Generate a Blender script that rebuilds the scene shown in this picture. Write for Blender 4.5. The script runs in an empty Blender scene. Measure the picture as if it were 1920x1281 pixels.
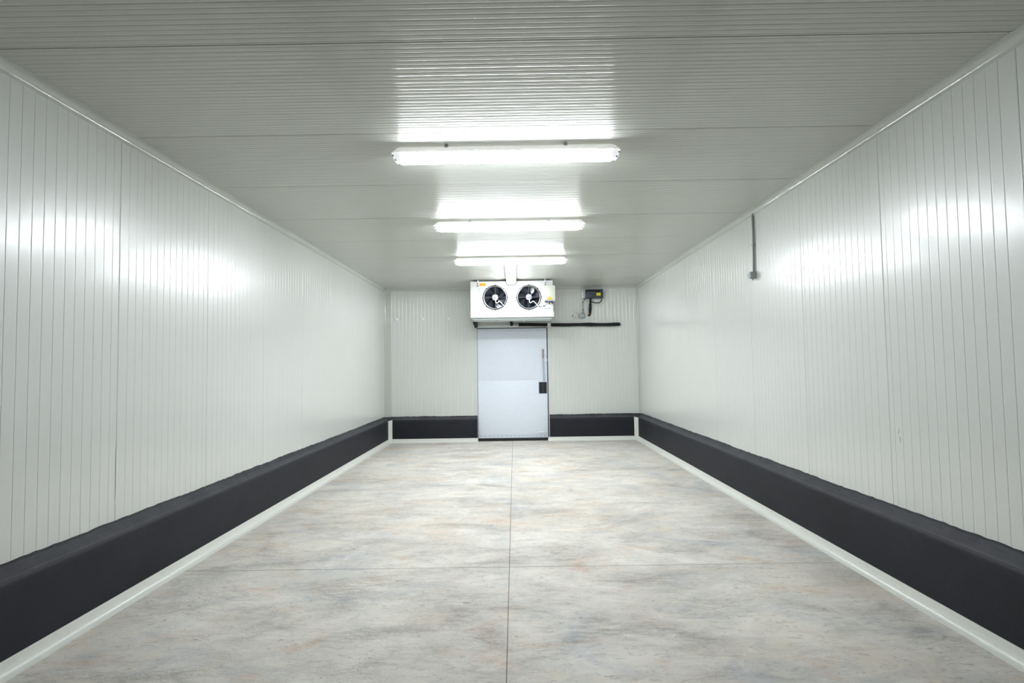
import bpy, bmesh, math, random
from mathutils import Vector, Matrix
random.seed(7)
C = bpy.context.scene.collection
PI = math.pi

# ------------------------------------------------------------------ room size
XL, XR, YB, H = -2.5437, 2.4563, 10.8, 2.998
Y0 = 1.5                                   # where the built part of the room begins, just ahead of the camera
PITCH = 0.0734                             # rib spacing of the sandwich panels
JP, J0 = 1.0273, 2.5713                    # ceiling panel joints

# ------------------------------------------------------------------ materials
def new_mat(name):
    m = bpy.data.materials.new(name); m.use_nodes = True
    nt = m.node_tree; b = nt.nodes['Principled BSDF']
    return m, nt, b

def mat(name, col, rough=0.5, metal=0.0, spec=0.5, emit=None, strength=0.0, coat=0.0):
    m, nt, b = new_mat(name)
    b.inputs['Base Color'].default_value = (*col, 1)
    b.inputs['Roughness'].default_value = rough
    b.inputs['Metallic'].default_value = metal
    b.inputs['Specular IOR Level'].default_value = spec
    b.inputs['Coat Weight'].default_value = coat
    if emit:
        b.inputs['Emission Color'].default_value = (*emit, 1)
        b.inputs['Emission Strength'].default_value = strength
    # a little mottling so that no surface is perfectly flat
    tc = nt.nodes.new('ShaderNodeTexCoord')
    n = nt.nodes.new('ShaderNodeTexNoise'); n.inputs['Scale'].default_value = 35; n.inputs['Detail'].default_value = 3
    mx = nt.nodes.new('ShaderNodeMix'); mx.data_type = 'RGBA'
    mx.inputs['A'].default_value = (*[c * 0.94 for c in col], 1); mx.inputs['B'].default_value = (*[min(1, c * 1.04) for c in col], 1)
    nt.links.new(tc.outputs['Object'], n.inputs['Vector']); nt.links.new(n.outputs['Fac'], mx.inputs['Factor'])
    nt.links.new(mx.outputs['Result'], b.inputs['Base Color'])
    return m

def panel_mat(name, col, rough, stretch, spec=0.5, bump=0.12, scale=220, ior=1.6, coat=0.6, coat_rough=0.12):
    """white coated sheet steel: faint orange peel, faint smudges"""
    m, nt, b = new_mat(name)
    L = nt.links
    tc = nt.nodes.new('ShaderNodeTexCoord')
    mp = nt.nodes.new('ShaderNodeMapping'); mp.inputs['Scale'].default_value = stretch
    L.new(tc.outputs['Object'], mp.inputs['Vector'])
    n1 = nt.nodes.new('ShaderNodeTexNoise'); n1.inputs['Scale'].default_value = 1.3; n1.inputs['Detail'].default_value = 4
    L.new(mp.outputs['Vector'], n1.inputs['Vector'])
    mx = nt.nodes.new('ShaderNodeMix'); mx.data_type = 'RGBA'
    mx.inputs['A'].default_value = (*[c * 0.985 for c in col], 1); mx.inputs['B'].default_value = (*[c * 1.012 for c in col], 1)
    L.new(n1.outputs['Fac'], mx.inputs['Factor']); L.new(mx.outputs['Result'], b.inputs['Base Color'])
    rr = nt.nodes.new('ShaderNodeMapRange'); rr.inputs['To Min'].default_value = rough * 0.97; rr.inputs['To Max'].default_value = rough * 1.04
    L.new(n1.outputs['Fac'], rr.inputs['Value']); L.new(rr.outputs['Result'], b.inputs['Roughness'])
    b.inputs['Specular IOR Level'].default_value = spec
    b.inputs['IOR'].default_value = ior; b.inputs['Coat Weight'].default_value = coat; b.inputs['Coat Roughness'].default_value = coat_rough
    n2 = nt.nodes.new('ShaderNodeTexNoise'); n2.inputs['Scale'].default_value = scale; n2.inputs['Detail'].default_value = 1
    L.new(tc.outputs['Object'], n2.inputs['Vector'])
    bp = nt.nodes.new('ShaderNodeBump'); bp.inputs['Strength'].default_value = bump; bp.inputs['Distance'].default_value = 0.001
    L.new(n2.outputs['Fac'], bp.inputs['Height']); L.new(bp.outputs['Normal'], b.inputs['Normal'])
    return m

M = {}
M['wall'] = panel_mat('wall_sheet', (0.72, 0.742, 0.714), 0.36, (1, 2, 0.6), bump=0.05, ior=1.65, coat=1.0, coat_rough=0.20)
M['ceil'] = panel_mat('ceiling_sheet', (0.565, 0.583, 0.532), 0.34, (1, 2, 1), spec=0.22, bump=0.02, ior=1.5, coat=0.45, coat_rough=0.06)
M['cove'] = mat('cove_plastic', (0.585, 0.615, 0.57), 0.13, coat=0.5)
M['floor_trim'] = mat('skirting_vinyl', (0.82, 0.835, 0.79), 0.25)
M['joint'] = mat('joint_dirt', (0.25, 0.19, 0.16), 0.8)
M['panel_joint'] = mat('panel_joint_gap', (0.38, 0.38, 0.34), 0.6)
M['sealant'] = mat('white_sealant', (0.93, 0.94, 0.93), 0.4)
M['worn'] = mat('worn_print', (0.43, 0.43, 0.44), 0.5)
M['white_metal'] = mat('white_painted_metal', (0.86, 0.87, 0.86), 0.35)
M['unit_metal'] = mat('cooler_painted_metal', (0.54, 0.545, 0.53), 0.4)
M['tray'] = mat('drip_tray_metal', (0.72, 0.78, 0.77), 0.4)
M['lamp_body'] = mat('lamp_housing_plastic', (0.86, 0.86, 0.85), 0.4, emit=(1, 0.99, 0.97), strength=0.07)  # faint glow added to the opaque housing so it looks paler
M['lamp_end'] = mat('lamp_end_plastic', (0.88, 0.89, 0.90), 0.3, emit=(0.97, 0.98, 1.0), strength=0.12)
for key, power in (('near', 9.3), ('middle', 7.0), ('far', 6.2), ('end', 6.4)):      # strength chosen per lamp to balance brightness along the room
    M['diffuser_' + key] = mat('lamp_diffuser_' + key, (0.9, 0.9, 0.9), 0.4, emit=(0.92, 0.962, 1.0), strength=power)
    # flanks of the cover get extra emission, added to brighten the end wall
    M['flank_' + key] = mat('lamp_flank_' + key, (0.9, 0.9, 0.9), 0.4, emit=(0.92, 0.962, 1.0), strength=power * (1.2 if key == 'near' else 2.1))
M['steel'] = mat('steel', (0.55, 0.56, 0.58), 0.3, metal=1.0)
M['clip_steel'] = mat('clip_steel', (0.70, 0.71, 0.75), 0.4)
M['dark_steel'] = mat('dark_steel', (0.10, 0.10, 0.11), 0.45)
M['door'] = mat('door_skin', (0.81, 0.87, 0.98), 0.42)
M['door_casing'] = mat('door_casing_metal', (0.76, 0.79, 0.78), 0.35)
M['gasket'] = mat('rubber_gasket', (0.012, 0.017, 0.024), 0.6)
M['black'] = mat('black_plastic', (0.012, 0.013, 0.018), 0.4)
M['foam'] = mat('black_pipe_foam', (0.006, 0.006, 0.009), 0.75)
M['brown_foam'] = mat('dark_drain_pipe', (0.028, 0.025, 0.026), 0.5)
M['bluegrey'] = mat('dark_bluegrey_case', (0.035, 0.052, 0.068), 0.4)
M['grey_plastic'] = mat('grey_plastic', (0.42, 0.48, 0.50), 0.45)
M['conduit'] = mat('grey_conduit', (0.36, 0.40, 0.40), 0.4)
M['handle_grey'] = mat('handle_grey', (0.43, 0.50, 0.60), 0.4)
M['handle_brown'] = mat('handle_brown', (0.36, 0.29, 0.29), 0.5)
M['cream'] = mat('cream_plastic', (0.50, 0.515, 0.44), 0.4)
M['yellow'] = mat('yellow_sticker', (0.90, 0.82, 0.02), 0.5)
M['orange'] = mat('orange_sticker', (0.78, 0.37, 0.008), 0.5)
M['orange_dark'] = mat('orange_sticker_print', (0.55, 0.25, 0.01), 0.5)
M['turq'] = mat('turquoise_print', (0.05, 0.42, 0.38), 0.5)
M['violet'] = mat('violet_print', (0.27, 0.24, 0.50), 0.5)
M['print_grey'] = mat('grey_print', (0.32, 0.32, 0.34), 0.5)
M['plate'] = mat('motor_plate_grey', (0.33, 0.345, 0.39), 0.4)
M['fan_dark'] = mat('fan_blade_dark', (0.013, 0.016, 0.024), 0.24)
M['coil'] = mat('coil_fins_dark', (0.020, 0.017, 0.018), 0.5)
M['copper'] = mat('copper_line', (0.40, 0.22, 0.15), 0.4, metal=1.0)
M['white_cable'] = mat('white_cable', (0.85, 0.85, 0.85), 0.4)
M['pinkwhite'] = mat('white_plastic', (0.82, 0.79, 0.78), 0.4)
M['red'] = mat('dark_red_plastic', (0.10, 0.02, 0.02), 0.5)
M['tape'] = mat('orange_tape', (0.75, 0.42, 0.12), 0.6)

def tar_mat():
    m, nt, b = new_mat('bitumen_paint'); L = nt.links
    tc = nt.nodes.new('ShaderNodeTexCoord')
    mp = nt.nodes.new('ShaderNodeMapping'); mp.inputs['Scale'].default_value = (1, 1, 1)
    L.new(tc.outputs['Object'], mp.inputs['Vector'])
    n = nt.nodes.new('ShaderNodeTexNoise'); n.inputs['Scale'].default_value = 2.2; n.inputs['Detail'].default_value = 6; n.inputs['Roughness'].default_value = 0.6
    L.new(mp.outputs['Vector'], n.inputs['Vector'])
    cr = nt.nodes.new('ShaderNodeValToRGB')
    cr.color_ramp.elements[0].position = 0.3; cr.color_ramp.elements[0].color = (0.0100, 0.0107, 0.0165, 1)
    cr.color_ramp.elements[1].position = 0.75; cr.color_ramp.elements[1].color = (0.0185, 0.0198, 0.0290, 1)
    L.new(n.outputs['Fac'], cr.inputs['Fac'])
    # paler mottled tone on upward-facing parts
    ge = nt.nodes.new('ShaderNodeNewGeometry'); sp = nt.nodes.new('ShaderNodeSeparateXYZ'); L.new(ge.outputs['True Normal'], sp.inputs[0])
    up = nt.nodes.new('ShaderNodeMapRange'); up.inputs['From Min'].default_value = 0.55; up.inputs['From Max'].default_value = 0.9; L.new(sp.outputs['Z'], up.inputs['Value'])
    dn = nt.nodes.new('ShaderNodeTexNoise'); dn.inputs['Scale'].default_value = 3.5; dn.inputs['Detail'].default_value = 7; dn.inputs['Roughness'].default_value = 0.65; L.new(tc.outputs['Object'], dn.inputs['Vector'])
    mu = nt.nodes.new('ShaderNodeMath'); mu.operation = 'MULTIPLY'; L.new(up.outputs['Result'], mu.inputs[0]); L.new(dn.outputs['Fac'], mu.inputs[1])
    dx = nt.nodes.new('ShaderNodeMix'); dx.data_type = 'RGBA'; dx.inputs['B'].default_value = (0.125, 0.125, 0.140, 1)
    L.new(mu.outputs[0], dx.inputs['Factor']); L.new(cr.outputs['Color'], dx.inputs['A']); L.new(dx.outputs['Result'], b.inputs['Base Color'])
    b.inputs['Roughness'].default_value = 0.6; b.inputs['Specular IOR Level'].default_value = 0.35
    n2 = nt.nodes.new('ShaderNodeTexNoise'); n2.inputs['Scale'].default_value = 60; n2.inputs['Detail'].default_value = 4
    L.new(tc.outputs['Object'], n2.inputs['Vector'])
    bp = nt.nodes.new('ShaderNodeBump'); bp.inputs['Strength'].default_value = 0.35; bp.inputs['Distance'].default_value = 0.002
    L.new(n2.outputs['Fac'], bp.inputs['Height']); L.new(bp.outputs['Normal'], b.inputs['Normal'])
    return m
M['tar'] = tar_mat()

def floor_mat():
    m, nt, b = new_mat('trowelled_concrete'); L = nt.links; N = nt.nodes.new
    tc = N('ShaderNodeTexCoord')
    def noise(scale, detail, rough, dist, stretch, rot=0.0, off=(0, 0, 0)):
        mp = N('ShaderNodeMapping'); mp.inputs['Scale'].default_value = stretch
        mp.inputs['Rotation'].default_value = (0, 0, rot); mp.inputs['Location'].default_value = off
        L.new(tc.outputs['Object'], mp.inputs['Vector'])
        n = N('ShaderNodeTexNoise'); n.inputs['Scale'].default_value = scale; n.inputs['Detail'].default_value = detail
        n.inputs['Roughness'].default_value = rough; n.inputs['Distortion'].default_value = dist
        L.new(mp.outputs['Vector'], n.inputs['Vector']); return n.outputs['Fac']
    def ramp(fac, p0, p1):
        r = N('ShaderNodeMapRange'); r.clamp = True
        r.inputs['From Min'].default_value = p0; r.inputs['From Max'].default_value = p1
        L.new(fac, r.inputs['Value']); return r.outputs['Result']
    def mix(fac, a, c):
        x = N('ShaderNodeMix'); x.data_type = 'RGBA'; L.new(fac, x.inputs['Factor'])
        if isinstance(a, tuple): x.inputs['A'].default_value = (*a, 1)
        else: L.new(a, x.inputs['A'])
        if isinstance(c, tuple): x.inputs['B'].default_value = (*c, 1)
        else: L.new(c, x.inputs['B'])
        return x.outputs['Result']
    def scale(fac, k):
        x = N('ShaderNodeMath'); x.operation = 'MULTIPLY'; x.inputs[1].default_value = k; L.new(fac, x.inputs[0]); return x.outputs[0]
    big = noise(0.9, 6, 0.62, 0.6, (1, 1.1, 1))
    blue = noise(1.3, 6, 0.66, 0.8, (1, 1.15, 1), 0.3, (5, 2, 0))
    tan = noise(1.1, 6, 0.68, 0.8, (1, 1.1, 1), -0.4, (9, 4, 0))
    rust = noise(2.1, 5, 0.6, 0.5, (1, 1.5, 1), 0.2, (14, 6, 0))
    streak = noise(3.4, 10, 0.72, 0.9, (1, 2.1, 1), 0.16, (1, 7, 0))
    fine = noise(13.0, 9, 0.72, 1.4, (1, 2.4, 1), -0.14, (3, 3, 0))
    pale = noise(1.9, 8, 0.7, 1.0, (1, 1.5, 1), -0.3, (21, 3, 0))
    col = mix(ramp(big, 0.36, 0.66), FLOOR_COLS[0], FLOOR_COLS[1])
    col = mix(scale(ramp(blue, 0.50, 0.68), 0.80), col, FLOOR_COLS[2])
    col = mix(scale(ramp(tan, 0.52, 0.72), 0.60), col, FLOOR_COLS[3])
    col = mix(scale(ramp(rust, 0.57, 0.72), 0.60), col, FLOOR_COLS[6])
    col = mix(scale(ramp(pale, 0.52, 0.70), 0.60), col, FLOOR_COLS[5])
    col = mix(scale(ramp(streak, 0.52, 0.68), 0.42), col, FLOOR_COLS[4])
    col = mix(scale(ramp(streak, 0.47, 0.32), 0.45), col, FLOOR_COLS[5])
    col = mix(scale(ramp(fine, 0.55, 0.66), 0.72), col, FLOOR_COLS[4])
    b.inputs['Roughness'].default_value = 0.72; b.inputs['Specular IOR Level'].default_value = 0.2
    # trowel marks: scraped patches, smooth in between
    f1 = noise(15.0, 6, 0.68, 0.9, (0.7, 2.0, 1), 0.22, (2, 1, 0))
    f2 = noise(11.0, 6, 0.68, 1.5, (0.7, 2.2, 1), -0.25, (8, 5, 0))
    sw = ramp(noise(0.7, 3, 0.5, 0.3, (1, 1, 1), 0, (4, 11, 0)), 0.42, 0.58)
    mb_ = N('ShaderNodeMix'); mb_.data_type = 'FLOAT'; L.new(sw, mb_.inputs['Factor']); L.new(f1, mb_.inputs['A']); L.new(f2, mb_.inputs['B'])
    # broken ridges: fold the noise about its middle
    fo = N('ShaderNodeMath'); fo.operation = 'PINGPONG'; fo.inputs[1].default_value = 0.09; L.new(mb_.outputs['Result'], fo.inputs[0])
    patch = ramp(noise(1.6, 5, 0.62, 0.6, (1, 1.6, 1), 0.2, (31, 8, 0)), 0.42, 0.66)
    ln = N('ShaderNodeMath'); ln.operation = 'MULTIPLY'; L.new(ramp(fo.outputs[0], 0.016, 0.0), ln.inputs[0]); L.new(patch, ln.inputs[1])
    col = mix(scale(ln.outputs[0], 0.85), col, FLOOR_COLS[4])
    L.new(col, b.inputs['Base Color'])
    st = N('ShaderNodeMath'); st.operation = 'MULTIPLY_ADD'; st.inputs[1].default_value = 0.75; st.inputs[2].default_value = 0.15; L.new(patch, st.inputs[0])
    bp = N('ShaderNodeBump'); bp.inputs['Distance'].default_value = 0.036
    L.new(st.outputs[0], bp.inputs['Strength'])
    L.new(fo.outputs[0], bp.inputs['Height']); L.new(bp.outputs['Normal'], b.inputs['Normal'])
    return m
FLOOR_COLS = [(0.665, 0.63, 0.575), (0.815, 0.78, 0.72), (0.54, 0.56, 0.59), (0.775, 0.645, 0.51), (0.37, 0.355, 0.34), (0.90, 0.87, 0.82), (0.70, 0.48, 0.34)]
M['floor'] = floor_mat()

# ------------------------------------------------------------------ mesh helpers
class MB:
    def __init__(self): self.bm = bmesh.new(); self.mi = 0
    def face(self, vs):
        try:
            f = self.bm.faces.new(vs); f.material_index = self.mi; return f
        except ValueError: return None
    def box(self, x0, x1, y0, y1, z0, z1, bevel=0.0, seg=2):
        t = bmesh.new()
        vs = [t.verts.new((x, y, z)) for x in (x0, x1) for y in (y0, y1) for z in (z0, z1)]
        for q in ((0, 1, 3, 2), (4, 6, 7, 5), (0, 4, 5, 1), (2, 3, 7, 6), (0, 2, 6, 4), (1, 5, 7, 3)): t.faces.new([vs[i] for i in q])
        if bevel: bmesh.ops.bevel(t, geom=t.edges[:], offset=bevel, segments=seg, affect='EDGES', profile=0.5)
        self.merge(t); return self
    def merge(self, t, mtx=None):
        mp = {}
        for v in t.verts: mp[v] = self.bm.verts.new(mtx @ v.co if mtx else v.co)
        for f in t.faces: self.face([mp[v] for v in f.verts])
        t.free()
    def cyl(self, a, b, r, r2=None, n=20, caps=True):
        a, b = Vector(a), Vector(b); r2 = r if r2 is None else r2
        d = (b - a).normalized(); u = d.orthogonal().normalized(); w = d.cross(u)
        A = [self.bm.verts.new(a + (u * math.cos(2 * PI * i / n) + w * math.sin(2 * PI * i / n)) * r) for i in range(n)]
        B = [self.bm.verts.new(b + (u * math.cos(2 * PI * i / n) + w * math.sin(2 * PI * i / n)) * r2) for i in range(n)]
        for i in range(n): self.face([A[i], A[(i + 1) % n], B[(i + 1) % n], B[i]])
        if caps: self.face(A[::-1]); self.face(B)
        return self
    def tube(self, pts, r, n=10, smooth=6, radii=None):
        P = spline(pts, smooth) if smooth else [Vector(p) for p in pts]
        R = radii if radii else None
        rings = []; prev = None
        for i, p in enumerate(P):
            d = (P[min(i + 1, len(P) - 1)] - P[max(i - 1, 0)]).normalized()
            u = d.orthogonal().normalized() if prev is None else (prev - d * prev.dot(d)).normalized()
            prev = u; w = d.cross(u)
            rr = r if R is None else R(i / (len(P) - 1)) * r
            rings.append([self.bm.verts.new(p + (u * math.cos(2 * PI * k / n) + w * math.sin(2 * PI * k / n)) * rr) for k in range(n)])
        for A, B in zip(rings, rings[1:]):
            for k in range(n): self.face([A[k], A[(k + 1) % n], B[(k + 1) % n], B[k]])
        self.face(rings[0][::-1]); self.face(rings[-1]); return self
    def torus(self, c, axis, R, r, n=64, m=10):
        c = Vector(c); d = Vector(axis).normalized(); u = d.orthogonal().normalized(); w = d.cross(u); rings = []
        for i in range(n):
            a = 2 * PI * i / n; e = u * math.cos(a) + w * math.sin(a)
            rings.append([self.bm.verts.new(c + e * (R + r * math.cos(2 * PI * k / m)) + d * (r * math.sin(2 * PI * k / m))) for k in range(m)])
        for i in range(n):
            A, B = rings[i], rings[(i + 1) % n]
            for k in range(m): self.face([A[k], A[(k + 1) % m], B[(k + 1) % m], B[k]])
        return self
    def prism(self, poly, f0, f1):
        """close the 2-D polygon swept between two placement functions"""
        A = [self.bm.verts.new(f0(p)) for p in poly]; B = [self.bm.verts.new(f1(p)) for p in poly]
        n = len(poly)
        for i in range(n): self.face([A[i], A[(i + 1) % n], B[(i + 1) % n], B[i]])
        self.face(A[::-1]); self.face(B); return self
    def loft(self, rings, closed=True, caps=True):
        V = [[self.bm.verts.new(p) for p in r] for r in rings]; n = len(V[0])
        for A, B in zip(V, V[1:]):
            for k in range(n if closed else n - 1): self.face([A[k], A[(k + 1) % n], B[(k + 1) % n], B[k]])
        if caps: self.face(V[0][::-1]); self.face(V[-1])
        return self
    def build(self, name, mats, parent=None, smooth=None, origin=None):
        bmesh.ops.recalc_face_normals(self.bm, faces=self.bm.faces[:])
        o3 = Vector(origin) if origin is not None else Vector((0, 0, 0))
        if origin is not None: bmesh.ops.translate(self.bm, vec=-o3, verts=self.bm.verts[:])
        me = bpy.data.meshes.new(name); self.bm.to_mesh(me); self.bm.free()
        for mm in (mats if isinstance(mats, (list, tuple)) else [mats]): me.materials.append(mm)
        if smooth:
            me.polygons.foreach_set('use_smooth', [True] * len(me.polygons))
            me.set_sharp_from_angle(angle=math.radians(smooth))
        o = bpy.data.objects.new(name, me); C.objects.link(o)
        if parent is not None:
            o.parent = parent; o.location = o3 - base(parent)
        else: o.location = o3
        return o

def base(o):
    v = Vector(o.location)
    while o.parent: o = o.parent; v += o.location
    return v

def spline(pts, k):
    P = [Vector(p) for p in pts]; out = []
    for i in range(len(P) - 1):
        p0, p1, p2, p3 = P[max(i - 1, 0)], P[i], P[i + 1], P[min(i + 2, len(P) - 1)]
        for s in range(k):
            t = s / k
            out.append(0.5 * ((2 * p1) + (p2 - p0) * t + (2 * p0 - 5 * p1 + 4 * p2 - p3) * t * t + (3 * p1 - p0 - 3 * p2 + p3) * t ** 3))
    out.append(P[-1]); return out

def empty(name, loc, label, cat, group=None):
    o = bpy.data.objects.new(name, None); C.objects.link(o); o.location = loc; o.empty_display_size = 0.1
    return tag(o, label, cat, group)
def tag(o, label, cat, group=None):
    o['label'] = label; o['category'] = cat
    if group: o['group'] = group
    return o
def struct(o, label=None, cat=None):
    o['kind'] = 'structure'
    if label: o['label'] = label
    if cat: o['category'] = cat
    return o

def wobble(n, amp, step, seed):
    """smooth random walk for hand-laid edges"""
    r = random.Random(seed); ks = [r.uniform(-1, 1) for _ in range(n // step + 3)]
    out = []
    for i in range(n):
        j, t = divmod(i, step); t /= step; t = t * t * (3 - 2 * t)
        out.append(amp * (ks[j] * (1 - t) + ks[j + 1] * t))
    return out

# ------------------------------------------------------------------ ribbed sandwich panels
def groove_profile(a0, a1, anchor, joints, width=0.008, depth=0.0015, jw=0.004, jd=0.003, crown=0.0):
    """(position, inset) pairs of a sheet with narrow V grooves each PITCH and deeper panel joints"""
    k0 = math.floor((a0 - anchor) / PITCH) - 1; pts = [(a0, 0.0)]
    k = k0
    while True:
        a = anchor + k * PITCH; k += 1
        if a > a1 - 0.02: break
        if a < a0 + 0.02: continue
        if any(abs(a - j) < PITCH * 0.4 for j in joints): continue
        pts += [(a - width / 2 - 0.002, 0), (a + width / 2 + 0.002, 0)]
        pts += [(a + (i / 8 - 0.5) * width, depth * 0.5 * (1 - math.cos(2 * PI * i / 8))) for i in range(9)]
    for j in joints:
        if a0 + 0.02 < j < a1 - 0.02:
            pts += [(j - jw * 1.5 - 0.002, 0), (j + jw * 1.5 + 0.002, 0), (j - jw * 1.5, 0), (j - jw / 2, 0.0015), (j - jw / 2 + 0.0004, jd), (j + jw / 2 - 0.0004, jd), (j + jw / 2, 0.0015), (j + jw * 1.5, 0)]
    pts.append((a1, 0.0)); pts.sort(key=lambda t: t[0]); return pts

def ceiling_profile(a0, a1, joints, per, depth=0.0017, width=0.016, jw=0.006, jd=0.007):
    """ceiling sheet: soft shallow grooves, per of them in each panel, every second one a little shallower"""
    pts = [(a0, 0.0)]
    w = JP / per
    for j in [J0 + i * JP for i in range(-3, 12)]:
        for k in range(per):
            c = j + (k + 0.5) * w
            if c - width < a0 or c + width > a1: continue
            d = depth * (1.0 if k % 2 else 0.72)
            pts += [(c - width / 2 - 0.001, 0), (c + width / 2 + 0.001, 0)]
            for i in range(11):
                t = i / 10; pts.append((c + (t - 0.5) * width, d * 0.5 * (1 - math.cos(2 * PI * t))))
    for j in joints:
        if a0 + 0.05 < j < a1 - 0.02:
            pts += [(j - jw * 1.3 - 0.002, 0), (j + jw * 1.3 + 0.002, 0), (j - jw * 1.3, 0), (j - jw / 2, 0.001), (j - jw / 2 + 0.0005, jd), (j + jw / 2 - 0.0005, jd), (j + jw / 2, 0.001), (j + jw * 1.3, 0)]
    pts.append((a1, 0.0)); pts.sort(key=lambda t: t[0]); return pts

def sheet(mb, prof, place, b0, b1, thick=0.10, jd=0.0055):
    """sweep a profile; place(a, inset, b) -> point. Joint bottoms take material slot 1."""
    A = [mb.bm.verts.new(place(a, d, b0)) for a, d in prof]; B = [mb.bm.verts.new(place(a, d, b1)) for a, d in prof]
    for i in range(len(prof) - 1):
        mb.mi = 1 if prof[i][1] > jd - 0.001 and prof[i + 1][1] > jd - 0.001 else 0
        mb.face([A[i], A[i + 1], B[i + 1], B[i]])
    mb.mi = 0
    a0, a1 = prof[0][0], prof[-1][0]
    c = [mb.bm.verts.new(place(a, thick, b)) for a, b in ((a0, b0), (a1, b0), (a1, b1), (a0, b1))]
    mb.face(c); mb.face([A[0], c[0], c[3], B[0]]); mb.face([A[-1], c[1], c[2], B[-1]])
    mb.face([c[0], c[1]] + A[::-1]); mb.face([c[3], c[2]] + B[::-1])

CJ = [J0 + i * JP for i in range(-2, 9)]
mb = MB()
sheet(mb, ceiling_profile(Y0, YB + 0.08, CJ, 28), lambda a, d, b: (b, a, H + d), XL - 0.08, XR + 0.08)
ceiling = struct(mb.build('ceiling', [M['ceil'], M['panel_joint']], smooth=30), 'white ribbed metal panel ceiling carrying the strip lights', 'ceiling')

WJL = [3.522 + i * JP for i in range(-2, 8)]; WJR = [3.645 + i * JP for i in range(-2, 8)]
mb = MB(); sheet(mb, groove_profile(Y0, YB, 2.724, WJL), lambda a, d, b: (XL - d, a, b), 0.0, H)
wl = struct(mb.build('wall_left', [M['wall'], M['wall']], smooth=25), 'off-white ribbed metal panel wall on the left', 'wall')
mb = MB(); sheet(mb, groove_profile(Y0, YB, 2.718, WJR), lambda a, d, b: (XR + d, a, b), 0.0, H)
wr = struct(mb.build('wall_right', [M['wall'], M['wall']], smooth=25), 'off-white ribbed metal panel wall on the right carrying the grey sensor', 'wall')
mb = MB(); mb.tube([(XL - 0.001, 3.522, 0.60), (XL + 0.001, 3.522, 0.75), (XL + 0.001, 3.521, 0.90), (XL + 0.0005, 3.524, 0.965)], 0.0045, n=8, radii=lambda t: 1.0 - 0.5 * t)
mb.build('sealant_bead', M['sealant'], wl, smooth=50)
for yy, zz, hh in ((3.566, 0.985, 0.035), (3.556, 0.935, 0.045)):
    mb = MB(); mb.tube([(XR, yy, zz - hh / 2), (XR - 0.001, yy, zz), (XR, yy + 0.002, zz + hh / 2)], 0.0035, n=8, radii=lambda t: 0.4 + 0.6 * math.sin(PI * t))
    mb.build('sealant_smear', M['sealant'], wr, smooth=50)
DX0, DX1, DZ = -0.735, 0.658, 2.205
WJB = [-2.438, -1.375, 1.615]
mb = MB()
pl = lambda a, d, b: (a, YB + d, b)
sheet(mb, groove_profile(XL, DX0, -1.375, WJB, depth=0.0035, width=0.014, jd=0.004), pl, 0.0, H)
sheet(mb, groove_profile(DX1, XR, 1.615, WJB, depth=0.0035, width=0.014, jd=0.004), pl, 0.0, H)
sheet(mb, groove_profile(DX0, DX1, -0.3, [], depth=0.0035, width=0.014, jd=0.004), pl, DZ, H)
struct(mb.build('wall_back', [M['wall'], M['wall']], smooth=25), 'off-white ribbed metal end wall around the door', 'wall')

# ------------------------------------------------------------------ floor: four slabs with saw-cut joints
FX, FY, G = -0.059, 4.022, 0.0026
mb = MB()
for x0, x1 in ((XL, FX - G), (FX + G, XR)):
    for y0, y1 in ((Y0, FY - G), (FY + G, YB + 0.3)):
        mb.box(x0, x1, y0, y1, -0.10, 0.0)
mb.mi = 1; mb.box(XL, XR, Y0, YB + 0.3, -0.12, -0.0025)
struct(mb.build('floor', [M['floor'], M['joint']]), 'mottled grey trowelled concrete floor with thin saw-cut joints', 'floor')

# ------------------------------------------------------------------ black kerbs and white floor cove
T2, HT, TT = 0.095, 0.075, 0.148
KP = [(0.0, 0.0), (T2, 0.0), (T2, 0.38), (T2 - 0.001, 0.410), (T2 - 0.005, 0.427), (T2 - 0.014, 0.439), (T2 - 0.03, 0.447), (0.035, 0.468), (0.012, 0.488), (0.001, 0.500), (0.0, 0.500)]
def kerb(name, place, s0, s1, seed, label, miter0=0, miter1=0, endcap_round=None):
    n = max(2, int((s1 - s0) / 0.02)); e1 = wobble(n + 1, 0.004, 14, seed); e2 = wobble(n + 1, 0.003, 2, seed + 1); e3 = wobble(n + 1, 0.003, 45, seed + 2)
    rings = []
    for i in range(n + 1):
        ring = []
        for k, (d, z) in enumerate(KP):
            # mitred ends meet the neighbouring kerb
            s = s0 + miter0 * d + (s1 - miter1 * d - s0 - miter0 * d) * i / n
            if k in (8, 9, 10): z += e1[i] + e2[i]
            if 2 <= k <= 7: d += e3[i] * 0.6; z += e3[i]
            ring.append(place(s, d, z))
        rings.append(ring)
    mb = MB(); mb.loft(rings)
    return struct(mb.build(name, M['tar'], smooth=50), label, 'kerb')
left = lambda s, d, z: (XL + d, s, z)
right = lambda s, d, z: (XR - d, s, z)
back = lambda s, d, z: (s, YB - d, z)
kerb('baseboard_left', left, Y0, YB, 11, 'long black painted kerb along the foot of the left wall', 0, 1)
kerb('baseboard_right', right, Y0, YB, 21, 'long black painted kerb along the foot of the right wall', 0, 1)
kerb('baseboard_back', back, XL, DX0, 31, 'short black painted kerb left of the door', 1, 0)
kerb('baseboard_back.001', back, DX1 + 0.012, XR, 41, 'short black painted kerb right of the door', 0, 1)

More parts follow.
